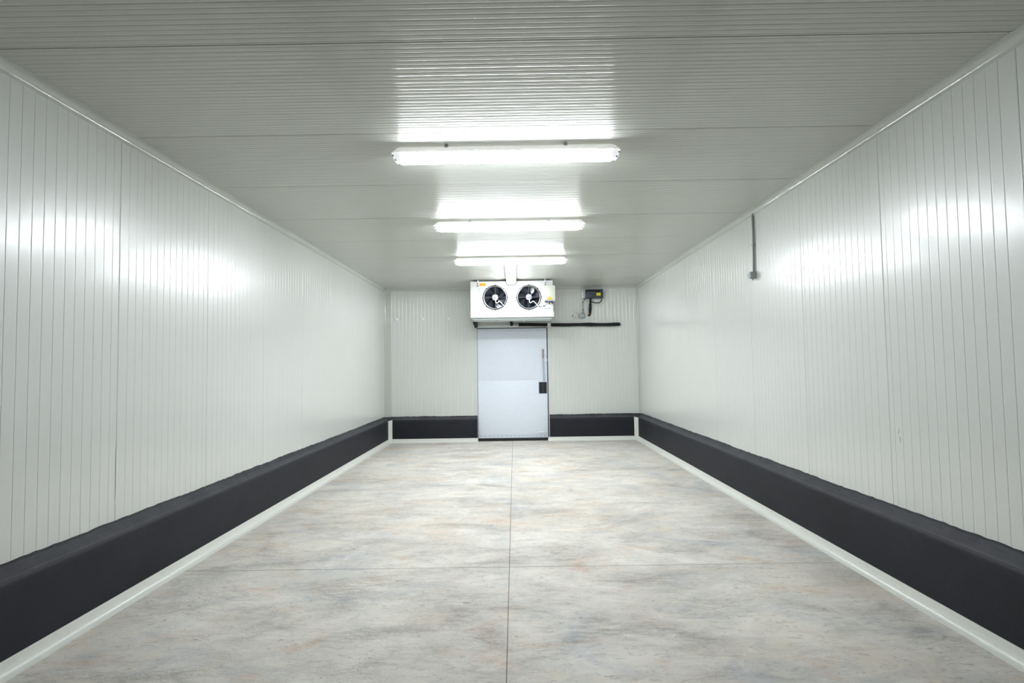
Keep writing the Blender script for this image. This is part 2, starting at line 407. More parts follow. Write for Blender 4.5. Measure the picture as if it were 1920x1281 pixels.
def cove_poly():
    p = [(T2 - 0.004, HT), (T2 + 0.004, HT), (T2 + 0.006, HT - 0.012)]
    for i in range(1, 8):
        a = (PI / 2) * i / 8
        p.append((TT - 0.010 - (TT - 0.010 - T2 - 0.006) * math.cos(a), 0.006 + (HT - 0.018) * (1 - math.sin(a))))
    p += [(TT - 0.006, 0.005), (TT, 0.003), (TT, 0.0), (T2 - 0.004, 0.0)]
    return p
def floor_cove(name, place, s0, s1, seed, label, m0=0, m1=0):
    n = max(2, int((s1 - s0) / 0.03)); e = wobble(n + 1, 0.0035, 12, seed); e2 = wobble(n + 1, 0.004, 4, seed + 1); r = random.Random(seed); P = cove_poly()
    bump = [0.0] * (n + 1)
    for _ in range(max(1, n // 60)):
        c = r.randrange(n + 1); w = r.randrange(2, 6)
        for i in range(max(0, c - w), min(n, c + w)): bump[i] = max(bump[i], 0.011 * (1 - abs(i - c) / w))
    rings = []
    for i in range(n + 1):
        ring = []
        for k, (d, z) in enumerate(P):
            s = s0 + m0 * d + (s1 - m1 * d - s0 - m0 * d) * i / n
            f = max(0.0, (d - T2) / (TT - T2))
            ring.append(place(s, d + f * (e2[i] * 0.4 + bump[i]), z + (e[i] * 0.5 if 2 < k < len(P) - 3 else 0)))
        rings.append(ring)
    mb = MB(); mb.loft(rings)
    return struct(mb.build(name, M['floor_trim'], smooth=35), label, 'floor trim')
floor_cove('trim_1', left, Y0, YB, 51, 'white cove strip along the floor below the left black kerb', 0, 1)
floor_cove('trim_2', right, Y0, YB, 61, 'white cove strip along the floor below the right black kerb', 0, 1)
floor_cove('trim_3', back, XL, DX0 + 0.01, 71, 'white cove strip on the floor left of the door', 1, 0)
floor_cove('trim_4', back, DX1 - 0.03, XR, 81, 'white cove strip on the floor right of the door', 0, 1)

# upright white strips in the two inner corners of the kerb
def corner_strip(name, x0, x1, top0, top1, label):
    mb = MB(); n = 8; rings = []
    xc, hw = (x0 + x1) / 2, (x1 - x0) / 2
    sgn = 1 if xc < 0 else -1
    poly = []
    for i in range(n + 1):
        t = i / n; poly.append((x0 + (x1 - x0) * t, (YB - T2 + 0.006) - (0.062 * (1 - t) if sgn > 0 else 0.062 * t) - 0.006 + 0.010 * math.sin(PI * t)))
    for i in range(n, -1, -1):
        t = i / n; poly.append((x0 + (x1 - x0) * t, (YB - T2 + 0.010) - (0.062 * (1 - t) if sgn > 0 else 0.062 * t) + 0.008))
    for z in (0, 1):
        ring = []
        for (x, y) in poly:
            t = (x - x0) / (x1 - x0); zz = 0.02 if z == 0 else top0 + (top1 - top0) * t
            ring.append((x, y, zz))
        rings.append(ring)
    mb.loft(rings); return struct(mb.build(name, M['floor_trim'], smooth=35), label, 'corner strip')
corner_strip('trim_5', XL + T2 - 0.010, XL + T2 + 0.068, 0.424, 0.444, 'upright white corner strip at the left end of the kerb')
corner_strip('trim_6', XR - T2 - 0.068, XR - T2 + 0.010, 0.438, 0.424, 'upright white corner strip at the right end of the kerb')

# ------------------------------------------------------------------ coves along the ceiling and in the corners
CR = 0.056
def cove_section(R=CR, lip=0.0025):
    p = [(0.0, 0.0), (R, 0.0), (R, lip), (R - 0.010, lip + 0.001)]
    for i in range(11):
        a = (PI / 2) * i / 10; r = R - 0.013
        p.append((R - 0.012 - r * math.sin(a) + 0.002, R - 0.012 - r * math.cos(a) + 0.002))
    p += [(lip + 0.001, R - 0.010), (lip, R), (0.0, R)]
    return p
def cove(name, place, s0, s1, label, R=CR):
    mb = MB(); mb.prism(cove_section(R), lambda q: place(s0, q[0], q[1]), lambda q: place(s1, q[0], q[1]))
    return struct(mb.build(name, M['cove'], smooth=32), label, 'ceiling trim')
cl = lambda s, a, b: (XL + a, s, H - b)
crr = lambda s, a, b: (XR - a, s, H - b)
cb = lambda s, a, b: (s, YB - a, H - b)
cove('trim_7', cl, Y0, 4.598, 'near length of white cove between ceiling and left wall')
cove('trim_8', cl, 4.6005, YB, 'far length of white cove between ceiling and left wall')
cove('trim_9', crr, Y0, 4.598, 'near length of white cove between ceiling and right wall')
cove('trim_10', crr, 4.6005, YB, 'far length of white cove between ceiling and right wall')
cove('trim_11', cb, XL + 0.03, XR - 0.03, 'white cove between ceiling and end wall', 0.045)
mb = MB(); mb.prism(cove_section(0.034), lambda q: (XL + q[0], YB - q[1], 0.49), lambda q: (XL + q[0], YB - q[1], H - 0.02))
mb.box(XL + 0.02, XL + 0.128, YB - 0.004, YB + 0.001, 0.49, H - 0.03)
struct(mb.build('trim_12', M['cove'], smooth=32), 'upright white cove in the far left corner', 'corner trim')
mb = MB(); mb.prism(cove_section(0.034), lambda q: (XR - q[0], YB - q[1], 0.49), lambda q: (XR - q[0], YB - q[1], H - 0.02))
struct(mb.build('trim_13', M['cove'], smooth=32), 'upright white cove in the far right corner', 'corner trim')

# ------------------------------------------------------------------ door
dr = bpy.data.objects.new('door_1', None); C.objects.link(dr); dr.location = (-0.04, YB, 0)
struct(dr, 'bluish white insulated cold room door below the cooler unit', 'door')
LX0, LX1, LZ0, LZ1 = -0.722, 0.636, 0.052, 2.190
mb = MB()
mb.box(LX0, LX1, YB - 0.012, YB + 0.09, LZ0, 1.168, 0.003)
mb.box(LX0, LX1, YB - 0.012, YB + 0.09, 1.174, LZ1, 0.003)
mb.box(LX0 + 0.004, LX1 - 0.004, YB - 0.009, YB + 0.08, 1.166, 1.176)
mb.build('door_leaf', M['door'], dr, smooth=30)
mb = MB()
mb.box(LX0, LX1 + 0.016, YB - 0.004, YB + 0.07, LZ1 - 0.002, LZ1 + 0.016)
mb.box(LX1, LX1 + 0.018, YB - 0.006, YB + 0.07, 0.02, LZ1)
mb.box(LX0 - 0.009, LX0 - 0.001, YB - 0.004, YB + 0.07, 0.02, LZ1 + 0.016)
mb.build('rubber_gasket', M['gasket'], dr)
mb = MB(); mb.box(LX0 + 0.002, LX1 + 0.014, YB - 0.020, YB + 0.06, 0.012, 0.056, 0.004); mb.build('bottom_seal', M['gasket'], dr)
mb = MB(); mb.box(DX0 - 0.03, LX1 + 0.06, YB - 0.022, YB + 0.05, LZ1 + 0.015, 2.268, 0.004)
mb.box(DX0 - 0.010, LX0 - 0.008, YB - 0.012, YB + 0.05, 0.012, LZ1 + 0.02)
mb.box(LX1 + 0.019, DX1 + 0.012, YB - 0.016, YB + 0.05, 0.012, LZ1 + 0.02, 0.003)
mb.build('door_frame', M['door_casing'], dr, smooth=30)
mb = MB()
mb.box(0.470, 0.624, YB - 0.022, YB - 0.010, 1.098, 1.133, 0.002); mb.box(0.470, 0.624, YB - 0.022, YB - 0.010, 0.912, 0.947, 0.002)
mb.box(0.470, 0.506, YB - 0.022, YB - 0.010, 0.94, 1.106, 0.002); mb.box(0.588, 0.624, YB - 0.022, YB - 0.010, 0.94, 1.106, 0.002)
mb.box(0.505, 0.589, YB - 0.0135, YB - 0.010, 0.945, 1.10)
hr = mb.build('handle_recess', M['black'], dr, smooth=30)
mb = MB(); mb.box(0.538, 0.556, YB - 0.030, YB - 0.012, 0.948, 1.098, 0.004); mb.build('pull_bar', M['bluegrey'], hr, smooth=30)
# long release lever above the recess
mb = MB()
mb.prism([(0.543, 1.60), (0.583, 1.60), (0.592, 1.150), (0.556, 1.150)], lambda q: (q[0], YB - 0.034, q[1]), lambda q: (q[0], YB - 0.020, q[1]))
mb.cyl((0.566, YB - 0.022, 1.58), (0.566, YB - 0.010, 1.58), 0.020); mb.cyl((0.572, YB - 0.022, 1.20), (0.572, YB - 0.010, 1.20), 0.014)
hl = mb.build('release_lever', M['handle_grey'], dr)
mb = MB(); mb.box(0.541, 0.582, YB - 0.038, YB - 0.020, 1.596, 1.775, 0.005); mb.build('lever_grip', M['handle_brown'], hl, smooth=30)
mb = MB(); mb.tube([(0.588, YB - 0.020, 1.66), (0.632, YB - 0.018, 1.61), (0.640, YB - 0.018, 1.54), (0.610, YB - 0.018, 1.50), (0.580, YB - 0.016, 1.51)], 0.004); mb.build('lever_wire', M['worn'], hl, smooth=40)
mb = MB(); mb.box(0.455, 0.618, YB - 0.034, YB - 0.010, 0.148, 0.172, 0.004); mb.cyl((0.49, YB - 0.026, 0.172), (0.49, YB - 0.026, 0.182), 0.01); mb.cyl((0.56, YB - 0.026, 0.172), (0.56, YB - 0.026, 0.182), 0.01)
mb.build('guide_bracket', M['white_metal'], dr, smooth=30)
mb = MB()
for i in range(16):
    x = LX0 + 0.05 + i * 0.083; mb.cyl((x, YB - 0.0155, 0.092), (x, YB - 0.011, 0.092), 0.009, n=10)
mb.box(LX0 + 0.01, LX1 - 0.02, YB - 0.0135, YB - 0.011, 0.105, 0.109)
mb.build('rivet_strip', M['handle_grey'], dr)

# ------------------------------------------------------------------ strip lights
LL, LW = 1.61, 0.160
def rrect(hl, hw, z, ch=0.035, n=4):
    """rounded rectangle ring in plan"""
    pts = []
    for sx, sy, a0 in ((1, 1, 0), (-1, 1, 90), (-1, -1, 180), (1, -1, 270)):
        for i in range(n + 1):
            a = math.radians(a0 + 90 * i / n)
            pts.append((sx * (hl - ch) + ch * math.cos(a), sy * (hw - ch) + ch * math.sin(a), z))
    return pts
def strip_light(loc, rotz, label, tubes):
    t = empty('strip_light', (0, 0, 0), label, 'light', 'fluorescent strip lights on the ceiling')
    mb = MB(); mb.loft([rrect(LL / 2 - 0.038, LW / 2 - 0.022, -0.014), rrect(LL / 2 - 0.030, LW / 2 - 0.014, -0.020), rrect(LL / 2 - 0.004, LW / 2 - 0.002, -0.048), rrect(LL / 2, LW / 2, -0.049), rrect(LL / 2, LW / 2, -0.056)])
    mb.build('housing', M['lamp_body'], t, smooth=30)
    rings = []
    cut = 0.062                            # where the end pieces begin
    for i in range(8):
        a = (PI / 2) * i / 7
        rings.append(rrect(LL / 2 - 0.006 - 0.026 * (1 - math.cos(a)), LW / 2 - 0.006 - 0.040 * (1 - math.cos(a)), -0.056 - 0.047 * math.sin(a), ch=0.030))
    # the luminous cover, clipped short of the two ends
    lim = LL / 2 - cut
    mb = MB(); mb.loft([[(max(-lim, min(lim, x)), y, z) for x, y, z in r] for r in rings])
    bmesh.ops.remove_doubles(mb.bm, verts=mb.bm.verts[:], dist=1e-5)
    dm = mb.build('diffuser', [M['diffuser_' + tubes], M['flank_' + tubes]], t, smooth=60)
    for p in dm.data.polygons: p.material_index = 1 if abs(p.normal.y) > 0.55 else 0
    for s in (-1, 1):
        mb = MB(); R2 = []
        for r in rings:
            rr = [((x if s * x > lim - 0.0005 else s * (lim - 0.0005)), y, z) for x, y, z in r]
            R2.append(rr)
        mb.loft(R2); bmesh.ops.remove_doubles(mb.bm, verts=mb.bm.verts[:], dist=1e-5)
        e = mb.build('end_cap', M['lamp_end'], t, smooth=60)
        for yy, zz, xx in ((-0.045, -0.098, 0.028), (0.030, -0.1015, 0.040), (-0.066, -0.075, 0.014)):
            m2 = MB(); m2.cyl((s * (LL / 2 - xx), yy, zz + 0.004), (s * (LL / 2 - xx), yy, zz - 0.003), 0.0055, n=10)
            m2.build('screw', M['dark_steel'], e)
    for s in (-1, 1):
        x = s * 0.418
        mb = MB()
        mb.box(x - 0.012, x + 0.012, -LW / 2 + 0.020, LW / 2 - 0.020, -0.015, -0.001)
        for sy in (-1, 1):
            mb.box(x - 0.009, x + 0.009, sy * (LW / 2 - 0.016) - 0.003, sy * (LW / 2 - 0.016) + 0.003, -0.020, -0.002, 0.001)
            mb.cyl((x - 0.012, sy * (LW / 2 - 0.016), -0.020), (x + 0.012, sy * (LW / 2 - 0.016), -0.020), 0.005, n=10)
        mb.build('mounting_clip', M['clip_steel'], t)
    t.location = loc; t.rotation_euler = (0, 0, rotz); return t
strip_light((-0.0375, 3.77 + LW / 2, H), 0, 'largest, nearest white strip light lying crosswise on the ceiling', 'near')
strip_light((-0.0335, 5.745 + LW / 2, H), 0, 'middle one of the three crosswise white strip lights', 'middle')
strip_light((-0.032, 7.70 + LW / 2, H), 0, 'crosswise white strip light meeting the lengthwise one in a T', 'far')
strip_light((-0.037, 8.90, H), PI / 2, 'white strip light lying lengthwise, pointing at the fan cooler', 'end')

# ------------------------------------------------------------------ evaporator (fan cooler) under the ceiling
UY, UX0, UX1, UZ0, UZ1 = 9.76, -0.766, 0.702, 2.372, 2.965
ev = empty('fan_cooler', (-0.03, 10.03, 2.30), 'white twin-fan cooler unit hanging from the ceiling above the door', 'cooler')
F1, F2, FR = (-0.327, 2.676), (0.273, 2.672), 0.205
def holed_panel(mb, x0, x1, z0, z1, y, holes, r, half=0.255, n=64, depth=0.13):
    xs = [x0]
    for cx, cz in holes: xs += [cx - half, cx + half]
    xs.append(x1)
    def quad(a, b, c, d):
        if b - a > 1e-6 and d - c > 1e-6:
            mb.face([mb.bm.verts.new(q) for q in ((a, y, c), (b, y, c), (b, y, d), (a, y, d))])
    for i in range(0, len(xs), 2): quad(xs[i], xs[i + 1], z0, z1)
    for cx, cz in holes:
        quad(cx - half, cx + half, z0, cz - half); quad(cx - half, cx + half, cz + half, z1)
        sq, ci, bk = [], [], []
        for i in range(n):
            a = 2 * PI * i / n; ux, uz = math.cos(a), math.sin(a); k = half / max(abs(ux), abs(uz))
            sq.append(mb.bm.verts.new((cx + ux * k, y, cz + uz * k)))
            ci.append(mb.bm.verts.new((cx + ux * r, y, cz + uz * r))); bk.append(mb.bm.verts.new((cx + ux * r, y + depth, cz + uz * r)))
        for i in range(n):
            j = (i + 1) % n
            mb.face([sq[i], sq[j], ci[j], ci[i]]); mb.face([ci[i], ci[j], bk[j], bk[i]])
mb = MB()
holed_panel(mb, UX0, UX1, UZ0, UZ1, UY, (F1, F2), FR)
ye = 10.30
def q4(*p): mb.face([mb.bm.verts.new(v) for v in p])
q4((UX0, UY, UZ0), (UX0, ye, UZ0), (UX0, ye, UZ1), (UX0, UY, UZ1)); q4((UX1, UY, UZ0), (UX1, ye, UZ0), (UX1, ye, UZ1), (UX1, UY, UZ1))
q4((UX0, UY, UZ1), (UX1, UY, UZ1), (UX1, ye, UZ1), (UX0, ye, UZ1)); q4((UX0, ye, UZ0), (UX1, ye, UZ0), (UX1, ye, UZ1), (UX0, ye, UZ1)); q4((UX0, UY, UZ0), (UX1, UY, UZ0), (UX1, ye, UZ0), (UX0, ye, UZ0))
bmesh.ops.remove_doubles(mb.bm, verts=mb.bm.verts[:], dist=1e-5)
cs = mb.build('casing', M['unit_metal'], ev)
# small screws around the front sheet
for x, z in [(UX0 + 0.02, 2.86), (UX0 + 0.02, 2.58), (UX0 + 0.14, 2.565), (UX0 + 0.14, 2.40), (UX1 - 0.13, 2.40), (UX1 - 0.02, 2.93), (-0.03, 2.945), (0.28, 2.945), (-0.32, 2.945), (0.1, 2.945), (-0.13, 2.945), (UX0 + 0.14, 2.842)]:
    mb = MB(); mb.cyl((x, UY - 0.003, z), (x, UY + 0.002, z), 0.0045, n=8); mb.build('screw', M['print_grey'], cs)
mb = MB()
P = [(UY - 0.006, 2.405), (UY - 0.010, 2.318), (UY + 0.02, 2.308), (ye + 0.01, 2.298), (ye + 0.012, 2.372), (UY + 0.02, 2.372)]
mb.prism(P, lambda q: (UX0 - 0.002, q[0], q[1]), lambda q: (UX1 + 0.012, q[0], q[1]))
tr = mb.build('drip_tray', M['unit_metal'], ev)
mb = MB(); mb.box(UX0 + 0.03, UX1 - 0.02, UY + 0.05, ye - 0.02, 2.288, 2.305, 0.004); mb.build('tray_underside', M['tray'], tr)
for x in (-0.27, 0.18):
    mb = MB(); mb.cyl((x, UY + 0.30, 2.262), (x, UY + 0.30, 2.296), 0.017, 0.022, n=14); mb.build('drain_plug', M['white_metal'], tr, smooth=40)
# the finned coil seen through the fan openings
mb = MB(); mb.box(UX0 + 0.05, UX1 - 0.05, UY + 0.15, ye - 0.02, UZ0 + 0.01, UZ1 - 0.01); co = mb.build('coil', M['coil'], ev)
mb = MB()
for i in range(9):
    z = 2.46 + i * 0.052; mb.cyl((UX0 + 0.08, UY + 0.146, z), (UX1 - 0.08, UY + 0.146, z), 0.006, n=8)
mb.build('coil_tubes', M['copper'], co, smooth=40)

def fan(cx, cz, spin):
    f = bpy.data.objects.new('fan', None); C.objects.link(f); f.parent = ev; f.location = Vector((cx, UY, cz)) - base(ev)
    c = (cx, UY, cz); ax = (0, 1, 0)
    # impeller: seven broad twisted blades
    mb = MB(); nb = 7
    for b in range(nb):
        rows = []
        for i in range(7):
            r = 0.045 + (0.192 - 0.045) * i / 6; row = []
            sweep = 0.30 * (i / 6) ** 1.3
            wid = (0.40 + 0.12 * math.sin(PI * i / 6))
            for j in range(5):
                t = j / 4 - 0.5; a = spin + 2 * PI * b / nb + sweep + t * wid * 2
                y = UY + 0.075 + t * 0.075 - 0.012 * (1 - 4 * t * t)
                row.append((cx + r * math.cos(a), y, cz + r * math.sin(a)))
            rows.append(row)
        front = [[mb.bm.verts.new(p) for p in r] for r in rows]; rear = [[mb.bm.verts.new((p[0], p[1] + 0.004, p[2])) for p in r] for r in rows]
        for G2 in (front, rear):
            for i in range(6):
                for j in range(4): mb.face([G2[i][j], G2[i][j + 1], G2[i + 1][j + 1], G2[i + 1][j]])
        for i in range(6):
            for j in (0, 4): mb.face([front[i][j], front[i + 1][j], rear[i + 1][j], rear[i][j]])
        for i in (0, 6):
            for j in range(4): mb.face([front[i][j], front[i][j + 1], rear[i][j + 1], rear[i][j]])
    mb.build('impeller', M['fan_dark'], f, smooth=50)
    # outer black ring and the bright guard ring
    mb = MB(); mb.torus((cx, UY - 0.006, cz), ax, 0.2135, 0.0075)
    for k in range(8):
        a = PI / 4 * k; u = Vector((math.cos(a), 0, math.sin(a))); p = Vector(c) + u * 0.224; 
        mb.cyl(p + Vector((0, -0.012, 0)), p + Vector((0, 0.003, 0)), 0.010, n=10)
    mb.build('fan_ring', M['black'], f, smooth=40)
    mb = MB(); mb.torus((cx, UY - 0.012, cz), ax, 0.2010, 0.0045); mb.build('guard_ring', M['steel'], f, smooth=40)
    mb = MB()
    for k in range(4):
        a = PI / 2 * k + PI / 2; u = Vector((math.cos(a), 0, math.sin(a)))
        mb.cyl(Vector(c) + u * 0.05 + Vector((0, -0.010, 0)), Vector(c) + u * 0.20 + Vector((0, -0.010, 0)), 0.0026, n=8)
    mb.build('wire_guard', M['dark_steel'], f, smooth=40)
    mb = MB(); mb.cyl((cx, UY - 0.004, cz), (cx, UY + 0.09, cz), 0.058, n=28); mb.build('motor', M['fan_dark'], f, smooth=40)
    mb = MB(); mb.box(cx - 0.046, cx + 0.046, UY - 0.016, UY - 0.004, cz - 0.038, cz + 0.040, 0.010, 3)
    mb.box(cx - 0.030, cx + 0.028, UY - 0.018, UY - 0.012, cz - 0.046, cz + 0.048, 0.003)
    mp = mb.build('motor_plate', M['plate'], f, smooth=40)
    mb = MB(); mb.tube([(cx - 0.022, UY - 0.0185, cz - 0.014), (cx - 0.010, UY - 0.0185, cz - 0.004), (cx + 0.012, UY - 0.0185, cz - 0.004), (cx + 0.020, UY - 0.0185, cz - 0.014)], 0.005, smooth=4); mb.build('plate_mark', M['dark_steel'], mp)
    mb = MB(); mb.tube([(cx + 0.010, UY - 0.012, cz - 0.045), (cx + 0.011, UY - 0.018, cz - 0.080), (cx + 0.024, UY - 0.02, cz - 0.103), (cx + 0.045, UY - 0.02, cz - 0.095), (cx + 0.065, UY - 0.02, cz - 0.078), (cx + 0.088, UY - 0.02, cz - 0.082), (cx + 0.112, UY - 0.02, cz - 0.105), (cx + 0.142, UY - 0.019, cz - 0.138), (cx + 0.170, UY - 0.014, cz - 0.168)], 0.0068, n=10); mb.build('power_cable', M['white_cable'], f, smooth=50)
fan(*F1, 0.55); fan(*F2, 0.25)

# hangers, stickers and prints on the front
for x in (-0.630, 0.566):
    mb = MB(); mb.box(x - 0.010, x + 0.010, UY - 0.006, UY + 0.03, 2.905, H - 0.002, 0.002); h = mb.build('hanger', M['steel'], ev)
    mb = MB(); mb.cyl((x, UY - 0.012, 2.885), (x, UY + 0.004, 2.885), 0.012, n=12); mb.cyl((x, UY - 0.014, 2.925), (x, UY - 0.004, 2.925), 0.009, n=12); mb.build('hanger_bolt', M['dark_steel'], h, smooth=40)
mb = MB(); mb.box(-0.606, -0.492, UY - 0.0025, UY + 0.001, 2.886, 2.934); s = mb.build('warning_sticker', M['orange'], ev)
mb = MB(); mb.prism([(-0.592, 2.897), (-0.566, 2.897), (-0.579, 2.921)], lambda q: (q[0], UY - 0.0035, q[1]), lambda q: (q[0], UY - 0.002, q[1]))
for i in range(3): mb.box(-0.552, -0.503, UY - 0.0035, UY - 0.002, 2.898 + i * 0.010, 2.901 + i * 0.010)
mb.build('sticker_print', M['orange_dark'], s)
mb = MB()
for x, z, r in ((-0.640, 2.828, 0.0085), (-0.602, 2.828, 0.011), (-0.620, 2.787, 0.009)): mb.cyl((x, UY - 0.002, z), (x, UY + 0.001, z), r, n=14)
for x, z, r in ((-0.621, 2.845, 0.004), (-0.590, 2.843, 0.004), (-0.632, 2.806, 0.004)): mb.cyl((x, UY - 0.002, z), (x, UY + 0.001, z), r, n=10)
mb.build('maker_mark', M['turq'], ev)
for x, z in ((-0.556, 2.490), (0.042, 2.486)):
    mb = MB(); mb.box(x - 0.020, x + 0.010, UY - 0.002, UY + 0.001, z - 0.003, z + 0.003)
    mb.prism([(x + 0.008, z - 0.008), (x + 0.022, z), (x + 0.008, z + 0.008)], lambda q: (q[0], UY - 0.002, q[1]), lambda q: (q[0], UY + 0.001, q[1]))
    mb.build('direction_arrow', M['violet'], ev)
mb = MB()                                    # pale worn lettering, unreadable in the photograph
for i, (dx, w) in enumerate(((0.0, 0.018), (0.024, 0.014), (0.044, 0.022), (0.072, 0.012), (0.090, 0.020))):
    x = 0.546 + dx
    mb.tube([(x, UY - 0.001, 2.452), (x + w * 0.4, UY - 0.001, 2.484 - 0.004 * (i % 2)), (x + w * 0.7, UY - 0.001, 2.456 + 0.006 * (i % 3)), (x + w, UY - 0.001, 2.474)], 0.0022, n=6, smooth=4)
mb.build('worn_lettering', M['worn'], ev)
mb = MB(); mb.box(-0.08, 0.06, UY - 0.002, UY + 0.001, 2.498, 2.500); mb.build('sheet_seam', M['worn'], ev)
# terminal box on the right edge of the front
mb = MB(); mb.box(0.542, 0.736, UY - 0.075, UY + 0.002, 2.606, 2.862, 0.008, 3)
mb.box(0.538, 0.740, UY - 0.082, UY - 0.060, 2.602, 2.866, 0.008, 3)
bx = mb.build('terminal_box', M['cream'], ev, smooth=35)
mb = MB(); mb.box(0.545, 0.733, UY - 0.060, UY - 0.006, 2.588, 2.608, 0.003); mb.build('box_foot', M['grey_plastic'], bx)
mb = MB(); mb.prism([(0.594, 2.614), (0.680, 2.614), (0.680, 2.640), (0.664, 2.652), (0.637, 2.672), (0.610, 2.652), (0.594, 2.642)], lambda q: (q[0], UY - 0.0840, q[1]), lambda q: (q[0], UY - 0.081, q[1])); w = mb.build('warning_sticker', M['orange'], bx)
mb = MB()
for i in range(2): mb.box(0.608, 0.666, UY - 0.085, UY - 0.0835, 2.622 + i * 0.011, 2.625 + i * 0.011)
mb.build('sticker_print', M['orange_dark'], w)
for x, ln, dx in ((0.566, 0.022, 0), (0.592, 0.016, 0), (0.632, 0.050, 0.003), (0.668, 0.022, 0.0), (0.682, 0.048, 0.010)):
    mb = MB(); mb.cyl((x, UY - 0.035, 2.590), (x + dx, UY - 0.035, 2.590 - ln), 0.011, 0.009, n=12); mb.build('cable_gland', M['black'], bx, smooth=40)
mb = MB(); mb.cyl((0.736, UY - 0.045, 2.742), (0.756, UY - 0.045, 2.742), 0.010, n=14); mb.build('side_knob', M['white_metal'], bx, smooth=40)
mb = MB(); mb.tube([(0.445, UY - 0.010, 2.505), (0.49, UY - 0.008, 2.506), (0.54, UY - 0.008, 2.512), (0.58, UY - 0.012, 2.535), (0.598, UY - 0.03, 2.575)], 0.0032); k = mb.build('motor_lead', M['print_grey'], ev, smooth=40)
for x, z in ((0.463, 2.506), (0.538, 2.512)):
    mb = MB(); mb.box(x - 0.007, x + 0.007, UY - 0.016, UY, z - 0.008, z + 0.008, 0.002); mb.build('cable_clip', M['black'], k)

# ------------------------------------------------------------------ pipes below the cooler
pp = empty('insulated_pipe', (1.0, 10.72, 2.245), 'long black foam-wrapped pipe running along the end wall above the door', 'pipe')
mb = MB(); r = random.Random(3)
pts = [(0.090, 10.735, 2.258), (0.3, 10.735, 2.254), (0.55, 10.735, 2.248), (0.655, 10.735, 2.246)]
mb.tube(pts, 0.033, n=18, smooth=6); mb.build('pipe_foam', M['foam'], pp, smooth=50)
pts = [(0.715, 10.735, 2.245), (1.0, 10.735, 2.240), (1.28, 10.735, 2.242), (1.45, 10.735, 2.241), (1.62, 10.735, 2.236), (1.85, 10.735, 2.234), (2.00, 10.737, 2.238), (2.035, 10.740, 2.239), (2.05, 10.750, 2.239), (2.054, 10.763, 2.239)]
mb = MB(); mb.tube(pts, 0.0325, n=18, smooth=6, radii=lambda t: 1 + 0.05 * math.sin(t * 23) + 0.10 * math.exp(-((t - 0.36) / 0.07) ** 2)); mb.build('pipe_foam', M['foam'], pp, smooth=50)
mb = MB(); mb.tube([(-0.042, 10.60, 2.50), (-0.043, 10.62, 2.42), (-0.044, 10.66, 2.36), (-0.045, 10.70, 2.31), (-0.045, 10.725, 2.275), (-0.040, 10.742, 2.252)], 0.031, n=16); mb.build('pipe_riser', M['foam'], pp, smooth=50)
mb = MB(); mb.tube([(-0.03, 10.737, 2.262), (0.03, 10.735, 2.260), (0.10, 10.735, 2.258)], 0.018, n=14); mb.box(0.022, 0.070, 10.715, 10.757, 2.232, 2.290, 0.004); mb.build('pipe_joint', M['steel'], pp, smooth=40)
mb = MB(); mb.box(0.652, 0.718, 10.700, 10.785, 2.207, 2.282, 0.006); mb.build('pipe_clamp', M['door_casing'], pp, smooth=40)
dp = empty('drain_pipe', (-0.75, 10.66, 2.24), 'dark brown drain pipe coming down under the left end of the cooler', 'pipe')
mb = MB(); mb.tube([(-0.74, 10.36, 2.40), (-0.742, 10.50, 2.39), (-0.742, 10.62, 2.36), (-0.742, 10.68, 2.31), (-0.742, 10.705, 2.27), (-0.742, 10.735, 2.245), (-0.742, 10.760, 2.235)], 0.035, n=18); mb.build('drain_tube', M['brown_foam'], dp, smooth=50)
mb = MB(); mb.box(-0.797, -0.781, 10.66, 10.80, 2.272, 2.392, 0.003); mb.build('support_bracket', M['dark_steel'], dp)

# ------------------------------------------------------------------ dark control box with yellow sticker and its cables
BY = 10.66
ct = empty('control_box', (1.58, 10.73, 2.75), 'dark blue-grey box with yellow sticker high on the end wall', 'box')
mb = MB()
mb.box(1.400, 1.740, BY, YB + 0.002, 2.752, 2.868, 0.006); mb.box(1.400, 1.740, BY + 0.02, YB + 0.002, 2.860, 2.922, 0.004)
mb.box(1.690, 1.742, BY - 0.001, YB + 0.001, 2.752, 2.923, 0.005)
cc = mb.build('case', M['bluegrey'], ct, smooth=35)
mb = MB(); mb.box(1.424, 1.690, BY + 0.010, BY + 0.024, 2.872, 2.917); mb.build('slot', M['black'], cc)
mb = MB(); mb.box(1.428, 1.610, BY - 0.002, BY + 0.002, 2.856, 2.861); mb.build('edge_strip', M['conduit'], cc)
mb = MB(); mb.box(1.612, 1.694, BY - 0.003, BY + 0.002, 2.797, 2.851); ys = mb.build('yellow_sticker', M['yellow'], cc)
mb = MB(); mb.prism([(1.636, 2.812), (1.668, 2.812), (1.652, 2.840)], lambda q: (q[0], BY - 0.0040, q[1]), lambda q: (q[0], BY - 0.0025, q[1])); mb.build('sticker_print', M['orange'], ys)
mb = MB(); mb.box(1.372, 1.402, BY + 0.015, YB, 2.748, 2.912, 0.005); mb.build('side_plate', M['grey_plastic'], ct, smooth=30)
mb = MB(); mb.box(1.334, 1.372, BY + 0.05, YB, 2.752, 2.905, 0.008, 3); mb.build('end_cover', M['white_metal'], ct, smooth=35)
mb = MB(); mb.cyl((1.418, BY + 0.02, 2.756), (1.418, BY + 0.02, 2.738), 0.010, n=12); mb.cyl((1.385, BY + 0.06, 2.750), (1.385, BY + 0.06, 2.738), 0.014, n=12); mb.build('cable_gland', M['black'], ct, smooth=40)
